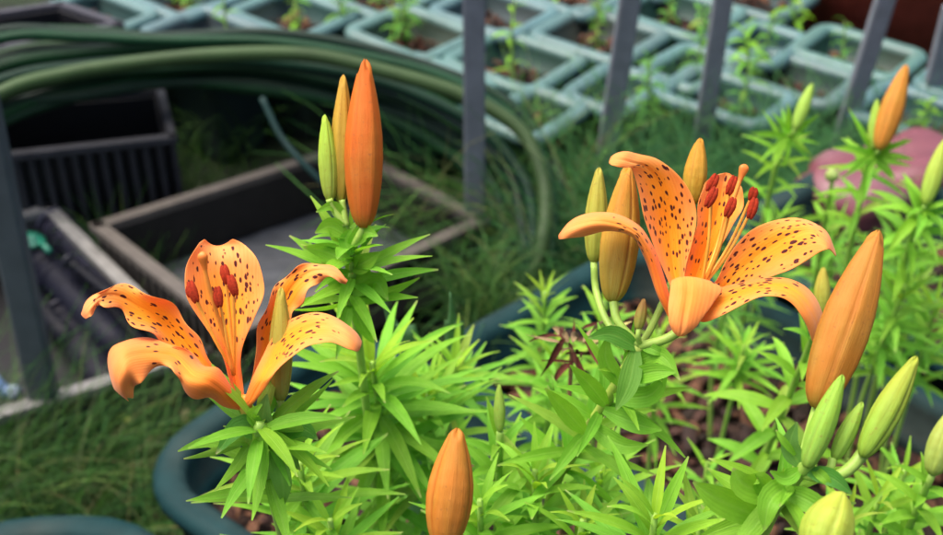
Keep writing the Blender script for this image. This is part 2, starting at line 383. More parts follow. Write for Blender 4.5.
# ------------------------------------------------------------ open flowers
def petal(parent, rows, off, fac, d0, spot=(0, 0, 0), yellow=1.0, deep=.0, deep_to=.25, ruffle=.0, seed=0, label=None, NR=44, NC=15, cup=0.0):
    """rows: (Lx,Ly,Mx,My,Rx,Ry,dL,dM,dR) base->tip; zoom coords; depths in cm relative to d0. spot=(u0,u1,density)"""
    rr = []
    for r in rows:
        q = []
        for k in range(3):
            q += [off[0]+r[2*k]/fac, off[1]+r[2*k+1]/fac, d0+r[6+k]/100]
        rr.append(q)
    sp = spline(rr, NR); m = MB(); out = []; L = 0; prev = None
    for i, r in enumerate(sp):
        u = i/(NR-1); Lp, Mp, Rp = (P(*r[0:3]), P(*r[3:6]), P(*r[6:9]))
        if prev is not None: L += (Mp-prev).length
        prev = Mp; W = (Lp-Mp).length+(Rp-Mp).length; row = []
        nrm = (Rp-Lp).normalized()
        for j in range(NC):
            v = j/(NC-1)*2-1
            # quadratic through L,M,R, flattened toward edges
            a = .5*v*(v-1); b = 1-v*v; c = .5*v*(v+1)
            p = Lp*a+Mp*b+Rp*c
            view = (V((0, 0, CH))-p).normalized()
            ed = abs(v)**3
            p = p+view*(ruffle*ed*math.sin(u*23+seed+(2 if v > 0 else 0))*.003*sm(.15, .4, u)) + nrm*(ruffle*ed*math.sin(u*31+seed*2+v)*.0009*sm(.15, .35, u))
            p = p+view*.0012*math.exp(-(v/.12)**2)*-1*sm(.0, .2, u)*(1-sm(.8, 1, u))   # midrib furrow
            sp_m = min(1, spot[2]*1.55*(1-.35*abs(v)))*sm(spot[0]-.04, spot[0]+.05, u)*(1-sm(spot[1]-.12, spot[1]+.05, u))*(1-.6*math.exp(-(v/.11)**2))*(1-sm(.82, .97, abs(v))) if spot[2] else 0
            yc = min(1, yellow*1.4*math.exp(-(v/.7)**2))*sm(.0, .12, u)*(1-sm(.5, .85, u))
            dp = max(deep, 1-sm(deep_to*.6, deep_to*1.3, u))*.8
            dp = max(dp, .6*sm(.93, 1, u))
            row.append(m.vert(p, (L+seed*.37, v*W*.5, seed), (sp_m, yc, dp)))
        out.append(row)
    m.grid(out)
    o = m.build('petal', M['petal'], parent, solid=.00045, sub=1)
    if label: o['label'] = label
    return o
def stamen(parent, pts, anther, aw, d, fc=(.95, .42, .05), name='stamen'):
    """pts: filament pixels (x,y,d); anther: ((x,y),(x,y)) ends"""
    m = MB(); m.tube([P(*p) for p in pts], [.0008]*len(pts), 8, fc, n=14)
    if anther:
        a, b = P(*anther[0], d), P(*anther[1], d-.003); t = (b-a).normalized(); x = t.cross(FW).normalized(); y = t.cross(x)
        for sgn in (-1, 1):
            rows = []
            for i in range(13):
                s = i/12; r = aw*.5*(math.sin(math.pi*(s*.92+.04)))**.6*.76; c = a.lerp(b, s)+x*sgn*aw*.17+y*.0008*math.sin(3*s)
                rows.append([m.vert(c+(x*math.cos(q)+y*math.sin(q))*r*(1+.1*noise.noise((c*800))), (s, 0, 0), (.36+rnd(-.04, .04), .030, .008)) for q in (2*math.pi*k/12 for k in range(12))])
            m.grid(rows, True, 1); m.face(tuple(rows[-1]), 1); m.face(tuple(rows[0][::-1]), 1)
    return m.build(name, [M['stem'], M['anther']], parent)
def pistil(parent, pts):
    m = MB(); n = len(pts); q = [P(*p) for p in pts]
    m.tube(q, [.0011]*n, 10, (.92, .30, .04), n=16)
    t = (q[-1]-q[-2]).normalized(); x = t.cross(V((1, 0, 0))).normalized(); y = t.cross(x); rows = []
    for i in range(10):
        s = i/9; c = q[-1]+t*(-.006+.0085*s); r = lerp(.0012, .0024, sm(0, .8, s))*(1 if i < 8 else (.8 if i == 8 else .3))
        rows.append([m.vert(c+(x*math.cos(a)+y*math.sin(a))*r*(1+.12*math.cos(3*a)*s), (0, 0, 0), (.85, .22, .03)) for a in (2*math.pi*k/18 for k in range(18))])
    m.grid(rows, True); m.face(tuple(rows[-1])); return m.build('pistil', M['stem'], parent)
def flower_base(parent, pt, d):
    m = MB(); c = P(pt[0], pt[1], d); m.tube([c-UP*.007, c-UP*.002, c+UP*.004], [.0018, .0032, .0022], 10, (.35, .42, .05), (.8, .28, .02), n=8)
    o = m.build('flower', M['stem'], parent); return o

def plant(label, pts, base, leaves=None, name='lily_plant', cat='lily', group='young lily stems in the planters', r=(.0022, .0035), stemcol=(.3, .5, .08), extra=None, pedicels=(), n_leaf_z=None, matlist=None):
    """pts: world points top->down; base: world xyz soil point"""
    root = thing(name, label, cat, base, group)
    full = [V(p) for p in pts]+[V(base)-V((0, 0, .01))]
    m = MB(); m.tube(full, [r[0]+(r[1]-r[0])*i/(len(full)-1) for i in range(len(full))], 9, stemcol, n=30)
    for q in pedicels:
        m.tube([P(*a) for a in q[0]], q[1], 8, q[2] if len(q) > 2 else (.36, .55, .09), n=10)
    m.build('stem', M['stem'], root)
    m = MB()
    for k in (leaves or []): 
        k = dict(k); leafy(m, full, **k)
    if extra: extra(m)
    if m.f: m.build('foliage', M['leaf'], root)
    return root
def below(p, z=ZS+.005, dx=0, dy=0): return V((p.x+dx, p.y+dy, z))

# === left open flower
d = .62
n1 = P(268, 432, .625); n1b = P(274, 500, .66)
def ex(m):
    for a, b, c, w_, cl in [((266, 436, .625), (240, 426, .617), (216, 454, .612), .011, LD), ((266, 434, .625), (263, 415, .618), (267, 394, .612), .009, (.2, .38, .09)),
                            ((268, 436, .63), (300, 428, .625), (318, 440, .62), .010, LD), ((270, 440, .63), (286, 452, .62), (300, 470, .63), .008, (.2, .42, .07)),
                            ((268, 445, .63), (250, 455, .63), (236, 472, .635), .009, LC), ((272, 450, .63), (282, 480, .625), (284, 505, .63), .010, (.2, .42, .07)),
                            ((262, 428, .62), (252, 415, .615), (262, 404, .61), .006, LC)]:
        leaf_px(m, a, b, c, w_, cl)
pA = plant('lily stem at the left carrying the spotted orange flower with the notched upright petal', [n1, n1b], below(n1b, dy=.12, dx=.02),
           [dict(n=34, l0=.024, l1=.044, width=.0075, e_top=.5, e_bot=0.25, start=.10, stop=.5, droop=.35, col=LC)], extra=ex, group='flowering lilies',
           pedicels=[(((246, 407, .62), (255, 420, .62), (268, 434, .625)), [.0024, .0024, .0022]), (((280.5, 400, .632), (278, 416, .63), (269, 434, .626)), [.002, .0019, .002])])
fl = flower_base(pA, (246, 403), d); fl['label'] = 'open spotted orange flower with one upright notched petal'
B3 = 3.568; oC = (70, 270); oB = (170, 230); oD = (230, 240); F3 = 2.971
petal(fl, [(205, 520, 213, 523, 222, 520, .1, .3, .1), (178, 450, 196, 452, 216, 450, .3, .7, .3), (160, 385, 185, 390, 210, 390, .5, 1.1, .5), (128, 322, 178, 330, 222, 325, .6, 1.5, .6),
           (85, 262, 172, 270, 252, 262, .6, 1.8, .6), (48, 195, 165, 205, 278, 195, .6, 2.0, .6), (43, 130, 155, 140, 278, 140, .8, 2.1, .8), (62, 75, 148, 90, 255, 80, 1.2, 2.2, 1.2),
           (84, 42, 143, 62, 225, 45, 1.8, 2.5, 1.8), (103, 26, 141, 47, 185, 25, 2.3, 2.9, 2.3)], oB, 2.97, d, spot=(.30, .93, .72), yellow=.8, deep_to=.33, ruffle=.25, seed=1, label='upright notched petal')
petal(fl, [(610, 470, 600, 480, 590, 485, .2, .3, .2), (560, 400, 540, 405, 520, 410, .8, 1.0, .8), (505, 335, 482, 338, 455, 345, 1.2, 1.5, 1.0), (478, 285, 440, 300, 395, 315, 1.3, 1.8, .8),
           (450, 225, 400, 252, 340, 275, 1.3, 1.9, .6), (410, 172, 355, 205, 295, 236, 1.3, 1.9, .4), (360, 122, 300, 162, 245, 208, 1.3, 1.6, .2), (300, 90, 240, 130, 203, 175, 1.3, 1.2, .1),
           (235, 63, 190, 100, 172, 140, 1.2, .8, 0), (175, 52, 150, 88, 137, 128, .8, .3, -.2), (125, 65, 110, 95, 107, 130, .3, -.3, -.5), (85, 93, 83, 118, 90, 140, 0, -.8, -.8),
           (50, 122, 60, 145, 75, 160, 0, -.8, -.8), (37, 155, 48, 170, 62, 178, .2, -.3, -.3)], oC, B3, d, spot=(.22, .86, .6), yellow=1.1, deep_to=.18, ruffle=1.6, seed=2)
petal(fl, [(622, 488, 615, 495, 605, 500, 0, 0, 0), (590, 440, 575, 465, 545, 487, -.2, -.6, -.2), (557, 385, 535, 425, 500, 455, -.3, -1.3, -.6), (525, 348, 490, 395, 452, 460, -.2, -1.8, -1.2),
           (480, 335, 440, 380, 402, 432, .1, -1.7, -1.5), (440, 308, 410, 350, 382, 378, .3, -1.2, -1.6), (400, 272, 370, 310, 362, 347, .4, -.7, -1.7), (340, 258, 320, 300, 308, 350, .5, -1.0, -1.9),
           (270, 245, 260, 298, 270, 378, .5, -1.7, -2.1), (200, 243, 205, 310, 245, 410, .2, -2.6, -2.2), (155, 275, 183, 345, 230, 430, -.2, -3.0, -2.1), (135, 335, 168, 390, 220, 450, -.6, -2.9, -1.8),
           (146, 408, 178, 435, 214, 462, -1.2, -2.4, -1.5), (187, 452, 198, 460, 208, 468, -1.6, -1.8, -1.5)], oC, B3, d, spot=(.38, .62, .3), yellow=.5, deep=.25, deep_to=.3, ruffle=1.9, seed=3)
petal(fl, [(30, 488, 40, 500, 50, 505, 0, 0, 0), (45, 468, 62, 478, 78, 476, -.2, -.5, -.6), (60, 425, 84, 436, 112, 430, -.2, -.9, -1.3), (76, 386, 102, 408, 136, 392, .1, -1.1, -1.7),
           (100, 340, 130, 362, 165, 362, .5, -.3, -1.6), (118, 300, 150, 327, 196, 338, .8, .1, -1.5), (150, 258, 185, 287, 232, 316, .9, .2, -1.5), (195, 228, 230, 262, 267, 306, .8, 0, -1.6),
           (245, 214, 275, 252, 300, 305, .6, -.4, -1.7), (295, 222, 315, 262, 330, 314, .4, -.8, -1.7), (340, 245, 350, 280, 355, 326, .2, -1.1, -1.6), (375, 275, 375, 300, 374, 332, .2, -1.0, -1.3), (392, 302, 390, 314, 384, 328, .3, -.6, -.8)],
      oD, F3, d, spot=(.36, .74, .72), yellow=.9, deep_to=.22, ruffle=.35, seed=4)
petal(fl, [(40, 480, 50, 480, 60, 480, .4, .6, .4), (65, 410, 85, 410, 105, 405, .8, 1.3, .8), (76, 340, 105, 345, 135, 345, 1.1, 1.9, 1.2), (84, 265, 120, 275, 160, 280, 1.5, 2.4, 1.6), (100, 205, 140, 218, 185, 228, 1.8, 2.7, 1.9),
           (130, 155, 165, 175, 205, 200, 2.2, 2.8, 2.0), (150, 115, 185, 140, 222, 168, 2.6, 2.8, 2.0), (195, 85, 215, 110, 245, 142, 2.9, 2.6, 2.0), (240, 68, 250, 92, 270, 120, 3.0, 2.4, 2.0), (285, 72, 288, 92, 300, 113, 2.9, 2.1, 2.0),
           (325, 92, 322, 105, 325, 122, 2.8, 2.0, 2.1), (352, 118, 348, 126, 343, 135, 2.8, 2.2, 2.3)], oD, F3, d, spot=(.25, .88, .62), yellow=1.0, deep_to=.12, ruffle=1.5, seed=5)
zB = lambda x, y: (170+x/2.97, 230+y/2.97)
for an, dd in [(((58, 152), (80, 216)), .607), (((140, 168), (148, 230)), .605), (((158, 104), (172, 160)), .615), (((178, 134), (196, 196)), .611), (((62, 160), (62, 200)), .613)]:
    a = zB(*an[0]); b = zB(*an[1]); mid = ((a[0]+b[0])/2, (a[1]+b[1])/2)
    q0 = zB(190, 420); q1 = ((q0[0]+mid[0])/2+1, (q0[1]+mid[1])/2+6)
    stamen(fl, [(*q0, .622), (*q1, dd+.006), (*mid, dd+.002)], (a, b), .0044, dd)
pistil(fl, [(*zB(190, 430), .62), (*zB(165, 330), .612), (*zB(130, 220), .604), (*zB(108, 140), .60), (*zB(98, 80), .597)])
bud(pA, P(280.5, 402, .632), P(281, 289, .630), .0115, (.38, .36, .06), (.48, .40, .06), 'greenish bud standing inside the left flower', phase=.7)

# === tall bud stem
top = P(345, 222, .70); t2 = P(353, 265, .71); t3 = P(350, 300, .735)
def ex(m):
    for a, b, c, w_, cl in [((345, 218, .70), (333, 206, .697), (316, 212, .693), .006, LC), ((346, 235, .70), (330, 226, .697), (315, 233, .692), .010, LC), ((350, 262, .70), (328, 252, .70), (303, 247, .69), .011, LC),
                            ((350, 245, .70), (365, 232, .695), (378, 236, .69), .009, LC), ((352, 268, .71), (365, 262, .70), (380, 252, .695), .011, LC), ((352, 255, .70), (345, 240, .7), (352, 228, .697), .007, LC),
                            ((350, 285, .72), (328, 272, .715), (322, 262, .71), .012, LC), ((352, 292, .725), (375, 282, .715), (388, 300, .71), .012, LC), ((350, 280, .72), (362, 270, .71), (362, 255, .70), .011, LC)]:
        leaf_px(m, a, b, c, w_, vary(cl, .08))
pB = plant('tall lily stem behind the left flower, topped by a cluster of three buds', [top, t2, t3, P(362, 370, .80)], below(P(362, 370, .80), dx=.01, dy=.08),
           [dict(n=10, l0=.020, l1=.030, width=.010, e_top=.5, e_bot=.3, start=.10, stop=.22, droop=.5), dict(n=26, l0=.030, l1=.046, width=.0075, e_top=.5, e_bot=.35, start=.22, stop=.60, droop=.35)], extra=ex, group='flowering lilies', r=(.0020, .0028),
           pedicels=[(((329, 199, .697), (334, 210, .699), (345, 226, .70)), [.002, .002, .0022]), (((342, 200, .700), (344, 212, .70), (346, 226, .70)), [.0018, .0018, .0022]), (((363, 227, .696), (358, 238, .698), (350, 250, .705)), [.0022, .0022, .0022])])
bud(pB, P(364, 228, .695), P(365, 62, .695), .0205, (.50, .12, .014), (.70, .155, .015), 'tallest bud, deep orange', groove=(.42, .10, .01), phase=1.1)
bud(pB, P(341, 203, .703), P(343.5, 77, .703), .0125, (.42, .33, .04), (.58, .33, .04), 'slender yellow-orange bud', phase=.3)
bud(pB, P(330, 201, .699), P(325, 116, .699), .0105, (.36, .48, .07), (.40, .62, .06), 'short lime green bud', groove=(.25, .4, .05), phase=2.2)

# === right open flower
d = .655
n1 = P(640, 345, .665)
def ex(m):
    for a, b, c, w_, cl in [((638, 348, .665), (612, 334, .66), (588, 338, .655), 0.0096, LD), ((636, 350, .665), (628, 385, .66), (616, 410, .66), 0.0112, (.17, .40, .06)),
                            ((632, 364, .67), (660, 355, .66), (680, 380, .65), 0.0096, LC), ((628, 378, .67), (655, 372, .655), (676, 372, .65), 0.0096, LC), ((622, 385, .67), (606, 360, .665), (608, 335, .66), 0.0096, LC),
                            ((614, 398, .68), (650, 395, .67), (668, 372, .66), 0.0112, LC), ((604, 410, .69), (640, 425, .68), (662, 430, .67), 0.0104, LC), ((606, 405, .69), (590, 385, .68), (570, 365, .67), 0.0096, LC),
                            ((590, 425, .70), (620, 445, .69), (648, 445, .68), 0.0104, LC), ((585, 432, .70), (565, 410, .69), (545, 388, .68), 0.0104, LC), ((640, 345, .665), (655, 350, .66), (665, 356, .66), 0.0056, LC)]:
        leaf_px(m, a, b, c, w_, vary(cl, .08))
bs = V((.03, .80, ZS+.005))
pC = plant('lily stem at the right with the widest spotted orange flower and a cluster of buds', [n1, P(606, 402, .70), P(568, 462, .76), P(548, 510, .82)], bs,
           [dict(n=30, l0=.030, l1=.048, width=.0075, e_top=.6, e_bot=.3, start=.12, stop=.6, droop=.4)], extra=ex, group='flowering lilies', r=(.003, .004), stemcol=(.38, .5, .08),
           pedicels=[(((690, 322, .66), (668, 338, .66), (640, 346, .665)), [.0028, .0024, .0024]), (((613, 300, .672), (618, 322, .668), (640, 346, .665)), [.0024, .0022, .0024]),
                     (((594, 262, .70), (596, 290, .70), (606, 320, .685), (628, 350, .67)), [.002]*4), (((639, 328, .66), (638, 336, .66), (640, 345, .665)), [.0014]*3), (((692, 206, .69), (684, 250, .69), (655, 320, .68), (640, 346, .668)), [.002]*4)])
fl = flower_base(pC, (686, 318), d); fl['label'] = 'wide open spotted orange flower with anthers raised'
o2 = (540, 130); f2 = 2.431; c2 = d
petal(fl, [(345, 430, 350, 432, 355, 430, .2, .4, .2), (318, 380, 335, 382, 350, 380, .6, 1.0, .6), (298, 335, 325, 338, 355, 330, .8, 1.5, .8), (275, 280, 320, 285, 370, 275, .8, 1.8, .8), (255, 220, 312, 225, 382, 220, .7, 1.9, .8),
           (242, 160, 300, 165, 372, 165, .6, 1.6, .8), (228, 110, 280, 115, 340, 112, .4, 1.2, .9), (222, 92, 255, 88, 288, 72, .1, .7, .9), (212, 92, 225, 80, 240, 58, -.3, .1, .7), (192, 90, 200, 73, 212, 52, -.5, -.3, .4),
           (174, 86, 176, 72, 187, 56, -.4, -.2, .3), (168, 80, 169, 74, 172, 66, -.2, 0, .2)], o2, f2, d, spot=(.16, .72, .62), yellow=.8, deep_to=.1, ruffle=.2, seed=6)
petal(fl, [(350, 430, 358, 430, 366, 430, .4, .6, .4), (350, 370, 372, 378, 398, 372, .8, 1.3, .8), (362, 300, 392, 318, 430, 305, 1.1, 1.9, 1.1), (380, 240, 415, 255, 455, 255, 1.3, 2.3, 1.3), (382, 195, 430, 205, 480, 215, 1.5, 2.5, 1.5),
           (392, 150, 440, 160, 496, 180, 1.8, 2.6, 1.8), (405, 125, 445, 130, 492, 145, 2.0, 2.6, 2.0), (425, 112, 450, 110, 475, 118, 2.3, 2.6, 2.3), (440, 108, 452, 104, 462, 108, 2.5, 2.6, 2.5)], o2, f2, d, spot=(.2, .9, .5), yellow=1.3, deep_to=.1, ruffle=.3, seed=7)
petal(fl, [(362, 430, 366, 433, 370, 438, .2, .3, .1), (405, 392, 416, 402, 428, 408, .5, .7, .3), (430, 363, 450, 380, 470, 393, .8, 1.0, .2), (448, 325, 478, 350, 520, 372, 1.2, 1.4, .2), (475, 280, 520, 315, 560, 358, 1.6, 1.7, .3),
           (510, 246, 560, 285, 605, 342, 1.8, 1.6, .2), (560, 222, 605, 260, 647, 318, 1.9, 1.2, 0), (615, 213, 650, 245, 682, 297, 1.8, .8, -.2), (665, 225, 680, 255, 697, 290, 1.6, .5, -.2), (698, 248, 700, 270, 705, 292, 1.3, .4, 0),
           (714, 285, 712, 292, 714, 300, 1.0, .5, .3), (720, 304, 720, 305, 719, 307, .9, .7, .6)], o2, f2, d, spot=(.12, .72, .72), yellow=.8, deep_to=.08, ruffle=.2, seed=8)
petal(fl, [(360, 436, 365, 445, 370, 452, 0, 0, 0), (398, 394, 393, 430, 398, 468, -.2, -.5, -.8), (435, 383, 438, 415, 445, 450, 0, -.6, -1.2), (490, 370, 490, 395, 492, 425, .2, -.6, -1.4), (545, 360, 545, 380, 540, 405, .3, -.7, -1.5),
           (600, 360, 595, 382, 585, 407, .3, -.9, -1.6), (645, 380, 630, 402, 618, 428, .2, -1.2, -1.6), (675, 415, 655, 435, 640, 460, .1, -1.3, -1.5), (690, 460, 672, 475, 655, 495, .1, -1.1, -1.2), (688, 500, 676, 510, 664, 520, .2, -.7, -.8), (679, 532, 674, 536, 669, 534, .3, -.2, -.3)],
      o2, f2, d, spot=(.12, .58, .6), yellow=.7, deep_to=.16, ruffle=.15, seed=9)
petal(fl, [(345, 430, 358, 430, 370, 430, .1, .1, .1), (330, 400, 360, 390, 400, 400, .0, -.1, .0), (320, 368, 356, 357, 412, 368, -.3, -.6, -.3), (317, 380, 360, 372, 443, 386, -.9, -1.15, -.8),
           (313, 410, 358, 408, 427, 414, -1.3, -1.6, -1.2), (311, 440, 352, 442, 404, 446, -1.6, -1.9, -1.5), (314, 468, 347, 472, 384, 474, -1.7, -2.0, -1.7), (322, 488, 344, 491, 366, 490, -1.7, -1.9, -1.7), (334, 500, 341, 502, 349, 501, -1.6, -1.7, -1.6)],
      o2, f2, d, spot=(.2, .4, .35), yellow=.3, deep=.1, deep_to=.1, ruffle=.1, seed=10)
petal(fl, [(330, 450, 322, 455, 312, 455, .1, .1, .1), (315, 400, 300, 410, 285, 400, .3, -.2, .0), (300, 350, 285, 360, 268, 350, .5, -.2, .1), (285, 305, 270, 315, 253, 308, .5, -.3, .1), (268, 268, 252, 278, 232, 268, .4, -.5, 0), (240, 232, 228, 248, 205, 250, .3, -.8, -.3),
           (195, 206, 180, 228, 160, 246, .2, -1.2, -.6), (150, 200, 135, 222, 115, 257, .1, -1.4, -.8), (105, 205, 95, 230, 80, 263, .1, -1.2, -.8), (70, 225, 65, 242, 58, 265, .2, -.7, -.6), (45, 256, 45, 261, 46, 266, .3, 0, 0)],
      o2, f2, d, spot=(.3, .62, .4), yellow=.4, deep_to=.42, ruffle=.2, seed=11)
z2 = lambda x, y: (540+x/2.431, 130+y/2.431)
for an, dd in [(((430, 108), (408, 150)), .645), (((428, 140), (404, 188)), .638), (((474, 112), (456, 158)), .66), (((472, 165), (452, 212)), .64), (((522, 140), (512, 172)), .652), (((524, 165), (508, 216)), .642)]:
    a = z2(*an[0]); b = z2(*an[1]); mid = ((a[0]+b[0])/2, (a[1]+b[1])/2); q0 = z2(392, 385); q1 = ((q0[0]+mid[0])/2+2, (q0[1]+mid[1])/2+4)
    stamen(fl, [(*q0, .655), (*q1, dd+.006), (*mid, dd+.002)], (a, b), .0046, dd)
pistil(fl, [(*z2(395, 380), .655), (*z2(430, 300), .648), (*z2(460, 200), .645), (*z2(480, 140), .645), (*z2(495, 95), .645)])
bud(pC, P(612, 302, .672), P(628, 168, .678), .0200, (.48, .34, .05), (.64, .27, .03), 'largest orange-green bud left of the flower', phase=1.9)
bud(pC, P(594, 263, .70), P(599, 169, .70), .0125, (.38, .42, .06), (.47, .42, .06), 'small green-yellow bud', phase=.4)
bud(pC, P(692, 205, .69), P(700, 139, .69), .0125, (.48, .34, .04), (.62, .28, .025), 'amber bud behind the upright petals', phase=.9)
bud(pC, P(638, 330, .66), P(644, 299, .66), .0062, (.33, .36, .06), (.30, .16, .05), 'tiny brown-tipped bud', phase=.2)

# === bottom-right bud cluster plant
n1 = P(800, 470, .58)
def ex(m):
    for a, b, c, w_, cl in [((800, 466, .58), (790, 445, .578), (797, 422, .574), 0.0088, (.17, .36, .08)), ((800, 470, .578), (785, 478, .575), (770, 471, .573), 0.0072, LC), ((795, 455, .578), (783, 440, .575), (776, 430, .575), 0.0032, LC),
                            ((808, 472, .575), (832, 478, .57), (852, 494, .57), 0.0080, LD), ((812, 468, .575), (824, 478, .57), (832, 488, .57), 0.0048, LC), ((792, 482, .585), (770, 500, .57), (764, 530, .57), .0115, LC),
                            ((780, 495, .59), (745, 485, .58), (733, 468, .578), 0.0136, LC), ((776, 505, .59), (760, 480, .58), (757, 478, .58), 0.0096, LC), ((765, 520, .60), (720, 500, .585), (693, 482, .58), 0.0136, LC), ((786, 490, .585), (815, 505, .575), (830, 520, .575), 0.0104, LC)]:
        leaf_px(m, a, b, c, w_, vary(cl, .08))
pD = plant('lily stem at the lower right carrying one long orange bud and three green buds', [n1, P(778, 503, .60), P(755, 545, .64)], V((.16, .70, ZS+.005)),
           [dict(n=14, l0=.030, l1=.042, width=.0095, e_top=.6, e_bot=.1, start=.16, stop=.7, droop=.5)], extra=ex, group='flowering lilies', r=(.0036, .0045), stemcol=(.36, .52, .08),
           pedicels=[(((820, 402, .60), (812, 430, .59), (802, 470, .58)), [.003, .003, .003]), (((812, 455, .572), (808, 464, .575), (802, 472, .58)), [.0035, .003, .003]), (((833, 458, .575), (828, 470, .575), (806, 474, .58)), [.002, .002, .0022]),
                     (((864, 452, .575), (848, 470, .573), (828, 478, .575), (804, 474, .58)), [.0032, .0028, .0026, .0026])])
bud(pD, P(816, 408, .592), P(878, 233, .60), .0235, (.50, .19, .025), (.55, .215, .03), 'long orange bud leaning right', groove=(.40, .09, .01), phase=1.0)
bud(pD, P(806, 468, .570), P(842, 376, .572), 0.0112, (.24, .46, .06), (.28, .52, .05), 'upright green bud below the orange one', groove=(.24, .36, .06), phase=.5)
bud(pD, P(834, 460, .575), P(862, 403, .575), 0.0080, (.25, .47, .06), (.30, .50, .06), 'smallest green bud', groove=(.24, .36, .06), phase=.1)
bud(pD, P(862, 457, .57), P(916, 358, .573), 0.0128, (.27, .47, .05), (.38, .46, .05), 'long yellow-green bud leaning right', groove=(.28, .27, .06), phase=1.6)
# further front stems with a bud
def simple_bud_plant(label, bb, bt, w_, cb, ct, base, leaves, group='budding lilies', groove=(.33, .12, .02), blabel=None, mid=None, extra=None, phase=.7):
    p0 = P(*bb); pts = [p0]+([P(*mid)] if mid else [p0.lerp(V(base), .4)])
    r = plant(label, pts, base, leaves, group=group, extra=extra)
    bud(r, p0, P(*bt), w_, cb, ct, blabel, groove=groove, phase=phase); return r
b0 = P(446, 560, .60)
simple_bud_plant('lily stem at the bottom edge with a single fat orange bud', (444, 548, .60), (457, 430, .60), .0215, (.58, .21, .03), (.62, .22, .03), below(b0, dy=.16), [dict(n=14, l0=.03, l1=.055, width=.013, start=.15, stop=.7)], groove=(.42, .09, .01), phase=.55)
b0 = P(500, 440, .76)
simple_bud_plant('leafy lily stem in the centre with a narrow green bud at its tip', (500, 432, .76), (499, 385, .76), 0.0068, (.27, .47, .07), (.32, .50, .07), below(b0, dy=.12), [dict(n=46, l0=.03, l1=.055, width=.011, start=.02, stop=.6, e_top=.9)], groove=(.2, .36, .05))
b0 = P(826, 560, .55)
simple_bud_plant('lily stem at the bottom right edge with a blurred yellow-green bud', (815, 560, .52), (842, 493, .53), .021, (.36, .5, .06), (.42, .50, .06), below(b0, dy=.25), [dict(n=10, l0=.03, l1=.05, width=.012, start=.3, stop=.7)], groove=(.25, .3, .05))
b0 = P(925, 478, .85)
simple_bud_plant('lily stem at the right edge, pale green bud cut by the frame', (932, 475, .80), (952, 410, .80), .017, (.36, .50, .1), (.40, .47, .1), below(b0, dy=.08), [dict(n=46, l0=.028, l1=.05, width=.011, start=.02, stop=.6, e_top=.5, e_bot=.1)], groove=(.3, .4, .08))
b0 = P(820, 330, .85)
simple_bud_plant('lily stem behind the arching petal with a hidden olive bud', (822, 315, .86), (823, 268, .86), .011, (.36, .42, .06), (.45, .38, .05), below(b0, dy=.2), [dict(n=30, l0=.03, l1=.055, width=.011, start=.05, stop=.7)])
b0 = P(880, 160, 1.15)
r_ = simple_bud_plant('distant right lily stem with a leaning amber bud and a small green one', (879, 150, 1.2), (906, 66, 1.2), .022, (.55, .22, .03), (.6, .24, .03), below(P(850, 260, 1.45)), [dict(n=34, l0=.02, l1=.045, width=.007, start=.08, stop=.6, e_top=.7, e_bot=.25)], mid=(862, 190, 1.28))
bud(r_, P(873, 150, 1.21), P(877, 100, 1.21), .012, (.3, .5, .07), (.34, .55, .07), 'small green bud', groove=(.2, .4, .05))
b0 = P(795, 130, 1.3)
simple_bud_plant('distant lily stem with a slim lime bud, left of the amber budded one', (795, 130, 1.3), (812, 84, 1.3), .0135, (.3, .52, .08), (.34, .55, .08), below(P(752, 230, 1.5)), [dict(n=34, l0=.018, l1=.04, width=.0065, start=.08, stop=.6, e_top=.6, e_bot=.3)], mid=(775, 170, 1.38), groove=(.25, .45, .06))
simple_bud_plant('far right stem with a yellow-green tip beside the pink bag', (925, 205, 1.15), (945, 140, 1.15), .016, (.33, .52, .07), (.4, .52, .07), below(P(895, 300, 1.4)), [dict(n=34, l0=.025, l1=.05, width=.009, start=.05, stop=.6, e_top=.6, e_bot=.2)], mid=(908, 250, 1.2), groove=(.25, .4, .05))
simple_bud_plant('short stem with a round pale bud between the two distant budded stems', (832, 182, 1.35), (832, 168, 1.35), .014, (.38, .55, .16), (.42, .55, .18), below(P(825, 240, 1.55)), [dict(n=24, l0=.02, l1=.04, width=.007, start=.05, stop=.6, e_top=.7, e_bot=.2)], groove=(.3, .45, .1))

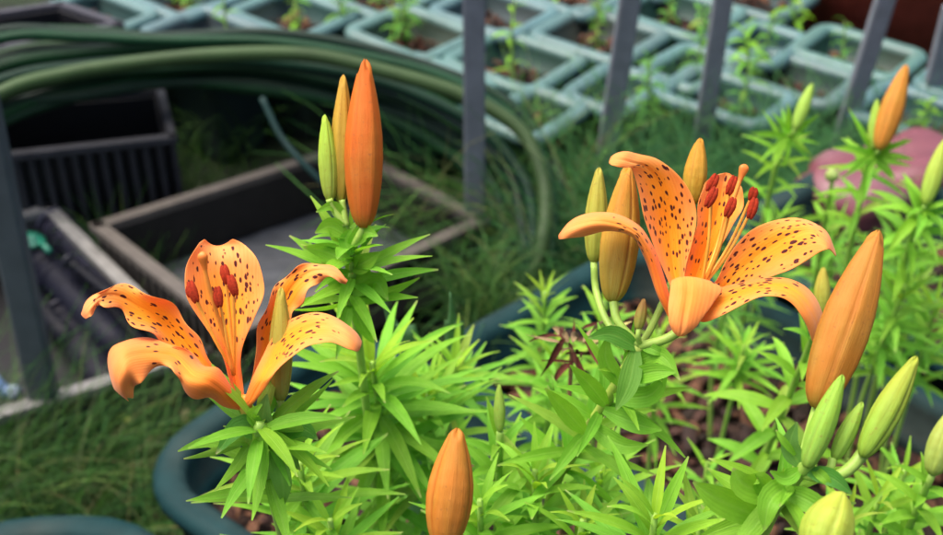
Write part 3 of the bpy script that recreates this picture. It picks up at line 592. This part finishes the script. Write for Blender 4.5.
# === leafy shoots without flowers : (x,y,depth, n, leaf length, width, label)
SH = [(372, 362, .82, 78, .078, .0145, 'bright star-shaped lily shoot below the tall buds'),
      (300, 462, .76, 66, .062, .012, 'spiky lily shoot under the left flower'),
      (428, 395, .88, 50, .066, .012, 'lily shoot right of the bright star-shaped one'),
      (330, 520, .74, 40, .05, .012, 'low lily shoot at the bottom edge beneath the left flower stem'),
      (455, 365, .95, 40, .055, .011, 'lily shoot at the left end of the mulch planter'),
      (600, 470, .80, 52, .058, .013, 'dense shoot leaning on the right flower stem'),
      (535, 470, .74, 52, .055, .013, 'lily shoot filling the centre bottom'),
      (480, 500, .72, 44, .05, .012, 'shoot between the fat orange bud and the centre'),
      (655, 515, .64, 46, .06, .0145, 'broad-leaved lily shoot at the bottom beside the dark rim'),
      (700, 520, .68, 36, .05, .012, 'shoot with upright tips left of the bud cluster stem'),
      (583, 520, .72, 34, .045, .011, 'low shoot at the bottom between broad shoot and centre'),
      (545, 292, 1.12, 44, .045, .010, 'small pale shoot against the far planter rim'),
      (560, 355, 1.02, 40, .05, .011, 'shoot growing by the withered brown flower'),
      (605, 300, 1.05, 34, .045, .010, 'shoot beneath the large orange-green bud'),
      (745, 345, 1.12, 36, .045, .010, 'ferny shoot spread over the mulch below the right flower'),
      (708, 462, 1.02, 14, .035, .009, 'small sparse seedling shoot on bare mulch'),
      (660, 330, 1.15, 36, .05, .010, 'shoot right of the tiny brown-tipped bud'),
      (880, 495, .84, 30, .05, .012, 'shoot right of the green bud cluster at the bottom'),
      (905, 470, .92, 22, .045, .010, 'small curled shoot near the right edge above the mulch'),
      (848, 515, .80, 26, .045, .011, 'shoot hidden behind the blurred bottom bud'),
      (905, 285, 1.2, 50, .06, .012, 'large shoot right of the long orange bud'),
      (938, 300, 1.24, 40, .06, .012, 'shoot at the right edge below the pink bag'),
      (868, 262, 1.35, 44, .06, .011, 'shoot directly behind the tip of the long orange bud'),
      (925, 255, 1.30, 44, .06, .011, 'shoot under the pink bag at the right edge'),
      (835, 225, 1.50, 40, .055, .010, 'blurred shoot above the arching petal tip'),
      (780, 215, 1.55, 40, .055, .010, 'blurred shoot right of the raised anthers'),
      (735, 270, 1.40, 40, .055, .010, 'blurred shoot seen between anthers and right petal'),
      (760, 245, 1.5, 30, .055, .010, 'far shoot just behind the upper right petal'),
      (385, 460, .88, 34, .055, .012, 'shaded shoot left of the fat orange bud'),
      (905, 225, 1.5, 36, .06, .011, 'shoot on the near side of the pink bag'),
      ]
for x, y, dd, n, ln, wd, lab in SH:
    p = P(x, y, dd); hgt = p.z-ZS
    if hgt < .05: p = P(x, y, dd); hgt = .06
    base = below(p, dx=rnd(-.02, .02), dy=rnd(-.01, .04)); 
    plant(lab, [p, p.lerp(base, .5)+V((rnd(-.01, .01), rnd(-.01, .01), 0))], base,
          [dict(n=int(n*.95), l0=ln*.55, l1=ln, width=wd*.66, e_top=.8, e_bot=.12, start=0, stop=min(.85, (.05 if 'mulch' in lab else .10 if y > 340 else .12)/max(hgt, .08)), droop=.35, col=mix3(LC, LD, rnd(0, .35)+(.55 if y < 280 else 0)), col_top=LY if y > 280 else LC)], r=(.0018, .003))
# two tall grey-green blades
for i, (a, b, c, lab) in enumerate([((412, 370, 1.0), (395, 330, .98), (378, 291, .96), 'left of the two smooth grey-green blades in front of the wispy grass'), ((455, 365, 1.0), (453, 330, .98), (450, 294, .96), 'right of the two smooth grey-green blades, by the planter corner')]):
    q = P(*a); base = below(q); root = thing('leaf_blade', lab, 'leaf blade', base, 'grey-green blades'); m = MB(); gc = (.14, .30, .13)
    pts = [V(v) for v in spline([P(*c), P(*b), q, base], 16)][::-1]; rows = []
    for k, p in enumerate(pts):
        s = k/15; wd = .0075*(1-sm(.45, 1, s)*.97)
        rows.append([m.vert(p+V((1, 0, 0))*wd*v+V((0, .002*abs(v), 0)), (s*.9, v*.5+.6, 0), gc) for v in (-1, -.5, 0, .5, 1)])
    m.grid(rows); m.build('blade', M['leaf'], root, solid=.0008)
# withered flower
c = P(572, 350, .84); root = thing('withered_flower', 'shrivelled brown flower on a thin stalk among the centre shoots', 'dead flower', below(c)); m = MB()
m.tube([c, below(c)], .0015, 6, (.2, .12, .05)); m.build('stalk', M['straw'], root); m = MB()
for i in range(20):
    a = rnd(0, 6.28); o_ = V((rnd(-.010, .010), rnd(-.008, .008), rnd(-.010, .012)))
    add_leaf(m, c+o_, V((math.cos(a), math.sin(a), rnd(-.3, .3))).normalized(), V((rnd(-.3, .3), rnd(-.3, .3), 1)).normalized(), rnd(.012, .030), rnd(.002, .0055), rnd(-.6, 1.1), rnd(-1.8, .3), random.choice([(.10, .025, .015), (.15, .04, .025), (.07, .02, .012), (.32, .22, .11), (.2, .06, .03)]), fold=rnd(.3, .9), twist=rnd(-2.5, 2.5))
for i in range(2): add_leaf(m, c+V((.012, 0, .004)), V((.8, .3, .2)).normalized(), V((0, 0, 1)), .03, .006, .5*i, -.4, (.42, .36, .12))
m.build('dry_petals', M['straw'], root)

# ------------------------------------------------------------ fence posts (ground px, top px)
def post(g, t, wpx, lab, col=(.19, .2, .23), dt=None):
    a = onz(*g, 0.0); da = (a-V((0, 0, CH))).dot(FW)
    # top point: ray at t whose height is above: choose so the post is near vertical
    r = ray(*t); k = a.y/r.y*.985; b = V((0, 0, CH))+r*k
    ax = (b-a).normalized(); b = a+ax*((b-a).length*1.12); w_ = wpx/FPX*da*.98
    root = thing('fence_post', lab, 'post', a, 'grey metal fence posts'); m = MB()
    x = ax.cross(V((0, 1, 0))).normalized(); y = x.cross(ax).normalized(); rows = []
    for p in (a-ax*.02, a.lerp(b, .33), a.lerp(b, .66), b):
        row = []
        for sx, sy in ((-1, -.8), (-.8, -1), (.8, -1), (1, -.8), (1, .8), (.8, 1), (-.8, 1), (-1, .8)):
            row.append(m.vert(p+x*sx*w_/2+y*sy*w_/2*.6, (0, 0, 0), col))
        rows.append(row)
    m.grid(rows, True); m.face(tuple(rows[-1])); m.face(tuple(rows[0][::-1])); o = m.build('bar', M['metal'], root, smooth=False)
    m = MB(); m.box(a+V((0, 0, .006)), w_*2.4, w_*2.4, .012, col=col); m.build('foot_plate', M['metal'], root, smooth=False)
post((475, 290), (474, 0), 20, 'thick grey post in the middle, right of the hose bend')
post((593, 244), (630, 0), 19, 'grey post rising just left of the right-hand lily')
post((688, 235), (723, 0), 17, 'slanting grey post above the right-hand lily')
post((816, 222), (885, 0), 17, 'blurred slanting post between the two distant budded stems')
post((905, 200), (948, 30), 18, 'post at the right edge, mostly cut off by the frame')
post((58, 462), (-36, 20), 27, 'dark leaning post at the left edge across the pot crate', col=(.075, .09, .10))

# ------------------------------------------------------------ hoses
HC = (.013, .043, .018); HL = (.045, .085, .028)
OUT = [(-90, 68), (0, 27), (80, 27), (160, 32), (260, 33), (350, 45), (440, 68), (505, 100), (545, 140), (559, 180), (556, 260)]
INN = [(-90, 190), (0, 126), (80, 100), (160, 86), (250, 87), (340, 102), (405, 128), (455, 160), (486, 195), (500, 235), (505, 262)]
hs = [([(-90, 160), (0, 94), (60, 75), (130, 61), (220, 54), (310, 57), (390, 71), (460, 94), (515, 128), (540, 164), (546, 205), (541, 260)], 1.75, .0118, HL)]
for i in range(19):
    t0 = (i+.5)/19; hj = rnd(-.3, .3)
    q = [(lerp(a[0], b[0], t0)+rnd(-2, 2), lerp(a[1], b[1], min(1, max(0, t0+hj*math.sin(k*.8+i*2.1)*.35)))+rnd(-1.5, 1.5)) for k, (a, b) in enumerate(zip(OUT, INN))]
    hs.append((q, rnd(1.80, 2.02), rnd(.0085, .0115), tuple(c*rnd(.6, 1.25) for c in HC)))
ctr = onz(250, 250, 0.0); root = thing('garden_hose', 'thick coil of dark green hoses arching over the crates at the upper left', 'hose', ctr)
for pts, dd, r, c in hs:
    q = []
    n = len(pts)
    for i, (x, y) in enumerate(pts):
        dpt = dd+.26+.10*math.sin(i/(n-1)*3.14)-.04
        q.append(P(x+rnd(-3, 3), y+rnd(-2.5, 2.5), dpt))
    q[0].z = max(q[0].z, .1); q.append(V((q[-1].x-.02, q[-1].y+.02, .0))); q.insert(0, V((q[0].x-.15, q[0].y-.1, .02)))
    m = MB(); m.tube(q, r, 12, c, n=70); m.build('hose_loop', M['hose'], root)
m = MB(); m.tube([P(262, 98, 2.0), P(280, 135, 1.99), P(300, 160, 1.98), P(325, 185, 1.98)], .005, 8, (.010, .036, .032), n=20); m.build('hose_end', M['hose'], root)

# ------------------------------------------------------------ crates
def crate(name, label, cat, corners, zr, zb, col, wallt=.008, rim=.018, slats=True, floorcol=None, group=None):
    """corners: 4 px points on the rim plane, in order"""
    q = [onz(x, y, zr) for x, y in corners]; cen = sum(q, V())/4; root = thing(name, label, cat, (cen.x, cen.y, zb), group); n = 4
    m = MB()
    for i in range(4):
        a, b = q[i], q[(i+1) % 4]; L = (b-a).length; t = (b-a).normalized(); nin = V((-t.y, t.x, 0));
        if nin.dot(cen-a) < 0: nin = -nin
        R = Matrix((t, nin, V((0, 0, 1)))).transposed()
        m.box((a+b)/2+V((0, 0, -.007)), L+rim, rim, .014, R, col)
        if slats:
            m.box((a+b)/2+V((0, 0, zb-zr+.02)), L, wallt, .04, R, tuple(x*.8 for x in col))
            k = max(4, int(L/.022))
            for j in range(k+1):
                p = a.lerp(b, j/k); m.box(V((p.x, p.y, (zr+zb)/2)), .009, wallt*.9, zr-zb-.01, R, tuple(x*.8 for x in col))
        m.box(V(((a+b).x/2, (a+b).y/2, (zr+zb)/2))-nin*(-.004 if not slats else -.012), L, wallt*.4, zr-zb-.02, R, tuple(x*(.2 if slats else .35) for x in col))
    m.build('walls', M['crate'], root, smooth=False, bevel=.002)
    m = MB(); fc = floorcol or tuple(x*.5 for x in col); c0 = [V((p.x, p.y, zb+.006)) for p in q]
    rows = []
    for i in range(13):
        rows.append([m.vert(c0[0].lerp(c0[1], j/12).lerp(c0[3].lerp(c0[2], j/12), i/12)+V((0, 0, .002*((i+j) % 2))), (0, 0, 0), fc) for j in range(13)])
    m.grid(rows); m.build('floor', M['crate'], root, smooth=False); return root
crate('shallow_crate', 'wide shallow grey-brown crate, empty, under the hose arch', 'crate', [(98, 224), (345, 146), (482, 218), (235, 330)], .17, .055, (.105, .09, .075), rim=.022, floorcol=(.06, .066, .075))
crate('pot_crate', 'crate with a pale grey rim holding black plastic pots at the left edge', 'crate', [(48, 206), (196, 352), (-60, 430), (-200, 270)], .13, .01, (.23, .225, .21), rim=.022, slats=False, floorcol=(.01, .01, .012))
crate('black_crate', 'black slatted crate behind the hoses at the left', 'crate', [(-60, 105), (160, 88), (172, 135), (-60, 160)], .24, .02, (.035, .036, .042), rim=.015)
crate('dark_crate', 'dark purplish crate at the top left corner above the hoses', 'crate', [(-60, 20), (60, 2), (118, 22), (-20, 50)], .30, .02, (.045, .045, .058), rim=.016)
# nested black pots in the crate
def nested(lab, a, b, r0, r1, col, ribs=5):
    ribs = 2; r0 *= .95
    a, b = V(a), V(b); t = (b-a).normalized(); x = t.cross(V((0, 0, 1))).normalized(); y = t.cross(x); L = (b-a).length
    root = thing('plastic_pot', lab, 'plant pot', a.lerp(b, .5)-V((0, 0, r0)), 'black plastic pots heaped in the crate')
    m = MB(); prof = [(0, .0), (0, r0*.86), (.01*1, r0)]
    for k in range(ribs):
        s = .06+k*.1; rr = lerp(r0, r1, s); prof += [(s*L, rr*1.04), ((s+.045)*L, rr*1.04), ((s+.05)*L, rr*.93), ((s+.09)*L, rr*.93)]
    prof += [(L*.75, lerp(r0, r1, .75)*.9), (L, r1*.9), (L, .0)]; rows = []
    for h, r in prof: rows.append([m.vert(a+t*h+(x*math.cos(q)+y*math.sin(q))*max(r, .0005), (h, 0, 0), col) for q in (2*math.pi*k/20 for k in range(20))])
    m.grid(rows, True); o = m.build('pot_wall', M['gloss'], root, smooth=True); 
    m = MB(); m.tube([a-t*.003+(x*math.cos(q)+y*math.sin(q))*r0*1.0 for q in (2*math.pi*k/20 for k in range(21))], .003, 6, tuple(min(1, c*2.2+.005) for c in col)); m.build('pot_rim', M['plastic'], root)
BK = (.010, .011, .020)
zz = .08
nested('black ribbed pot stack lying across the middle of the pot crate', onz(42, 262, zz), onz(132, 360, zz-.02), .034, .030, BK, 7)
nested('upper black ribbed pot stack, its rim near the green lid', onz(55, 226, zz+.02), onz(150, 322, zz), .032, .028, (.02, .02, .034), 7)
nested('black pot lying lowest in the crate, by the leaning post', onz(60, 318, zz-.03), onz(120, 400, zz-.03), .032, .028, (.012, .012, .018), 6)
nested('black pot with a bluish sheen at the crate corner behind the others', onz(95, 228, zz-.03), onz(160, 300, zz-.04), .026, .024, (.02, .022, .03), 5)
for k_, (a_, b_, lab_) in enumerate([((75, 222), (118, 262), 'small dark bottle-like pot lying in the top corner of the pot crate'), ((100, 300), (165, 368), 'dark pot wedged along the near side of the pot crate'),
                    ((20, 285), (75, 345), 'dark pot tilted between the leaning post and the pot stacks'), ((70, 262), (140, 318), 'slim dark tube lying on top of the pot stacks')]):
    nested(lab_, onz(*a_, zz+(.05 if k_ == 3 else -.01)), onz(*b_, zz+(.04 if k_ == 3 else -.02)), (.010 if k_ == 3 else .022), (.009 if k_ == 3 else .02), (.008, .009, .014), 4)
m = MB(); p = onz(28, 240, .12); root = thing('plastic_scoop', 'small emerald green plastic scoop beside the black pots', 'scoop', p); rows = []
for r, z in ((0, .010), (.008, .010), (.014, .007), (.017, 0), (.019, 0), (.019, -.004)): rows.append([m.vert(p+V((r*math.cos(a)*1.5, r*math.sin(a), z)), (0, 0, 0), (.01, .16, .10)) for a in (2*math.pi*k/18 for k in range(18))])
m.grid(rows, True); m.build('scoop_bowl', M['plastic'], root)
m = MB(); p = onz(36, 236, .12); m.tube([p, p+V((.04, -.06, .01))], .005, 8, (.01, .2, .12)); m.build('handle', M['plastic'], root)
m = MB(); p = onz(4, 392, .09); root = thing('plastic_bottle', 'pale blue plastic bottle poking out at the left edge of the crate', 'bottle', p)
m.tube([p+V((-.09, .02, 0)), p+V((-.08, .02, 0)), p+V((-.02, .005, 0)), p+V((.0, 0, 0)), p+V((.006, 0, 0)), p+V((.016, -.002, 0))], [.02, .026, .026, .012, .009, .009], 16, (.10, .17, .33)); m.build('body', M['plastic'], root)
m = MB(); m.tube([p+V((.010, -.001, 0)), p+V((.022, -.003, 0))], [.0115, .0115], 14, (.3, .36, .45)); m.build('cap', M['plastic'], root)

# pink bag, red pot
def bag(label, px, z, sx, sy, h, rz, col):
    c = onz(*px, z); root = thing('plastic_bag', label, 'bag', c); m = MB(); rows = []; Rz = Matrix.Rotation(rz, 3, 'Z')
    for i in range(25):
        th = math.pi*i/24; row = []
        for j in range(40):
            ph = 2*math.pi*j/40; e = .45
            f = lambda v: math.copysign(abs(v)**e, v)
            q = V((f(math.cos(ph))*math.sin(th)**.6*sx, f(math.sin(ph))*math.sin(th)**.6*sy, math.cos(th)*h))
            q += q.normalized()*(.012*abs(noise.noise(q*30))+.05*abs(noise.noise(q*12))-.02); row.append(m.vert(c+Rz @ q+V((0, 0, h*.6)), (0, 0, 0), mix3(col, (.26, .15, .17), .6*max(0, noise.noise(q*15)))))
        rows.append(row)
    m.grid(rows, True); m.build('bag_film', M['film'], root); return root
bag('crumpled pinkish plastic bag behind the shoots at the right edge', (882, 200), .25, .145, .085, .05, .55, (.17, .05, .062))
c = onz(905, 8, .18); root = thing('clay_pot', 'brick red pot at the top right corner behind the trays', 'plant pot', V((c.x, c.y+.1, 0))); c = V((c.x, c.y+.1, 0)); m = MB(); rows = []
for r, z in ((.001, 0), (.24, 0), (.232, .33), (.245, .335), (.242, .40), (.23, .402), (.22, .39), (.21, .33), (.001, .33)): rows.append([m.vert(c+V((r*math.cos(a), r*math.sin(a), z)), (0, 0, 0), (.46, .075, .045)) for a in (2*math.pi*k/40 for k in range(40))])
m.grid(rows, True); m.build('pot_wall', M['crate'], root)
def broad_plant(label, top, base, n, ln, wd, col, sp=.9, group='seedlings in the teal trays', cat='seedling', name='seedling', r=.0025, et=.9):
    root = thing(name, label, cat, base, group); m = MB(); top = V(top); base = V(base); mid = top.lerp(base, .5)+V((rnd(-.01, .01), 0, 0))
    m.tube([top, mid, base-V((0, 0, .01))], [r*.6, r, r*1.2], 7, mix3(col, (.4, .45, .15), .5), n=12); m.build('stem', M['stem'], root)
    m = MB(); leafy(m, [top, mid, base], n, ln*.6, ln, wd, e_top=et, e_bot=.2, col=col, start=0, stop=sp, droop=1.2); m.build('foliage', M['leaf'], root); return root
SD = [((515, 0), (514, 78), .25, 14, .05, .014, LC, 'tall thin seedling in the tray by the second post'),
      ((222, -20), (228, 45), .25, 10, .05, .012, LC, 'thin yellow-green seedling stalk above the hose crest'),
      ((290, -20), (298, 40), .25, 8, .05, .012, LC, 'thin seedling stalk above the tall orange bud'),
      ((340, 0), (350, 28), .25, 16, .07, .018, (.12, .3, .04), 'leafy seedling behind the hose crest'),
      ((400, -10), (408, 35), .25, 22, .07, .016, (.16, .34, .04), 'bushy seedling left of the second post'),
      ((650, 60), (655, 130), .25, 34, .055, .014, LD, 'branching seedling between the third and fourth posts'),
      ((618, 85), (625, 140), .25, 26, .05, .012, LD, 'low seedling against the third post'),
      ((745, 30), (748, 85), .25, 22, .07, .02, LC, 'broad-leaved seedling right of the fourth post'),
      ((700, 10), (705, 50), .25, 18, .06, .018, LD, 'seedling left of the top of the fourth post'),
      ((795, -15), (800, 30), .25, 14, .07, .02, LC, 'seedling at the top edge left of the red pot'),
      ((600, 5), (600, 30), .25, 16, .06, .016, LD, 'dark seedling at the top edge between second and third posts'),
      ((190, -10), (190, 10), .25, 14, .05, .014, LD, 'low seedling in the topmost left tray'),
      ((858, -25), (872, 20), .2, 18, .08, .018, (.2, .42, .05), 'leafy green plant hanging over the blurred right post'),
      ((905, -25), (910, 26), .2, 20, .08, .018, (.2, .42, .05), 'leafy green plant in front of the brick red pot')]
for t, b, z, n, ln, wd, cl, lab in SD:
    base = onz(*b, z-.035); k = base.y/ray(*t).y; top = V((0, 0, CH))+ray(*t)*k
    if top.z-base.z < .05: top.z = base.z+.06
    broad_plant(lab, top, base, int(n*.8), ln*.72, wd*.62, cl)

for p_, lab in SPR:
    h_ = rnd(.05, .13); broad_plant(lab, p_+V((rnd(-.02, .02), rnd(-.02, .02), h_)), p_, random.randint(8, 22), rnd(.025, .05), rnd(.006, .011), random.choice([LC, LD, (.16, .36, .05)]))
# leaf litter
m = MB()
for i in range(700):
    p = onz(rnd(-150, 230), rnd(420, 600), 0) if i < 450 else onz(rnd(380, 950), rnd(240, 330), 0)
    p.z = rnd(.0, .06); a = rnd(0, 6.28)
    add_leaf(m, p, V((math.cos(a), math.sin(a), 0)), V((rnd(-.4, .4), rnd(-.4, .4), 1)).normalized(), rnd(.02, .06), rnd(.004, .016), rnd(-.2, .5), rnd(-.5, .3), random.choice([(.22, .15, .07), (.12, .07, .035), (.3, .25, .13), (.08, .12, .04)]), seg=4)
o = m.build('leaf_litter', M['straw']); tag(o, 'dead leaves and straw scattered in the grass', None, None, 'stuff')

# ------------------------------------------------------------ wispy grass (uncountable)
def wisps(name, n, region, z, hgt, lean, curl, cols, rad=.0008, rw=.3):
    """region: function giving ground point; strands bend over"""
    m = MB()
    for i in range(n):
        p = region()
        if z < .1 and ((V((-.425, .812, 0))-V((p.x, p.y, 0))).length < .19 or (p.x > -.36 and p.x < .05 and p.y < 1.05) or (abs(p.x-.004) < .10 and 1.4 < p.y < 1.82)): continue
        p = V((p.x, p.y, z)); a = rnd(0, 6.28) if lean is None else lean+random.gauss(0, .9); d2 = V((math.cos(a), math.sin(a), 0)); H = hgt*rnd(.45, 1.15); sp = curl*rnd(.3, 1.4)
        pts = []; el = math.pi/2-rnd(0, .35); q = p.copy(); S = 7; el2 = el-sp
        for k in range(S+1):
            pts.append(q.copy()); e = lerp(el, el2, k/S); q = q+(d2*math.cos(e)+V((0, 0, math.sin(e))))*(H/S)+V((rnd(-1, 1), rnd(-1, 1), rnd(-1, 1)))*H*.012
        c = vary(random.choice(cols), .2); m.tube(pts, [rad*(1-.7*k/S)*rnd(.9, 1.3) for k in range(S+1)], 3, c, caps=False)
    o = m.build(name, M['grass']); tag(o, None, None, None, 'stuff'); return o
def quad(pxs, z):
    q = [onz(x, y, z) for x, y in pxs]
    return lambda: q[0].lerp(q[1], random.random()).lerp(q[3].lerp(q[2], random.random()), random.random())
G1 = [(.045, .13, .02), (.03, .10, .02), (.09, .20, .04), (.02, .07, .015)]; G2 = [(.08, .26, .08), (.12, .34, .10), (.06, .20, .07)]
G1 += [(.15, .28, .06), (.06, .17, .02), (.04, .13, .02)]; G4 = [(.10, .28, .05), (.06, .19, .04), (.15, .36, .07), (.05, .14, .03), (.25, .30, .12)]; G3 = G1+[(.12, .32, .05), (.09, .26, .04), (.28, .27, .12)]
wisps('horsetail_grass', 1400, quad([(-160, 500), (230, 480), (220, 640), (-190, 640)], 0), 0, .30, .1, 2.2, G1+[(.20, .24, .09), (.10, .26, .06), (.02, .06, .015)], .0011)
wisps('horsetail_grass', 500, quad([(-160, 480), (180, 460), (190, 640), (-190, 640)], 0), 0, .20, None, 1.6, G3, .0009)
wisps('horsetail_grass', 1200, quad([(395, 262), (600, 245), (640, 330), (400, 400)], 0), 0, .40, None, 1.8, G4, .0012)
wisps('horsetail_grass', 260, quad([(360, 240), (560, 225), (560, 260), (400, 290)], 0), 0, .20, None, 1.8, G4, .0011)
wisps('horsetail_grass', 4500, quad([(545, 243), (970, 235), (1000, 360), (560, 360)], 0), 0, .36, None, 1.6, G2, .0012)
wisps('horsetail_grass', 600, quad([(-20, 150), (300, 130), (240, 220), (-20, 280)], 0), 0, .17, None, 1.5, G1, .0010)
wisps('horsetail_grass', 450, quad([(90, 225), (180, 300), (150, 340), (80, 270)], 0), 0, .17, None, 1.5, G1, .0010)
wisps('horsetail_grass', 260, quad([(440, 300), (500, 290), (520, 350), (460, 370)], .235), .235, .14, None, 1.7, G1, .0010)
for o in SC.objects:
    if o.name.startswith('horsetail_grass'): o['label'] = 'fine dark green horsetail wisps'
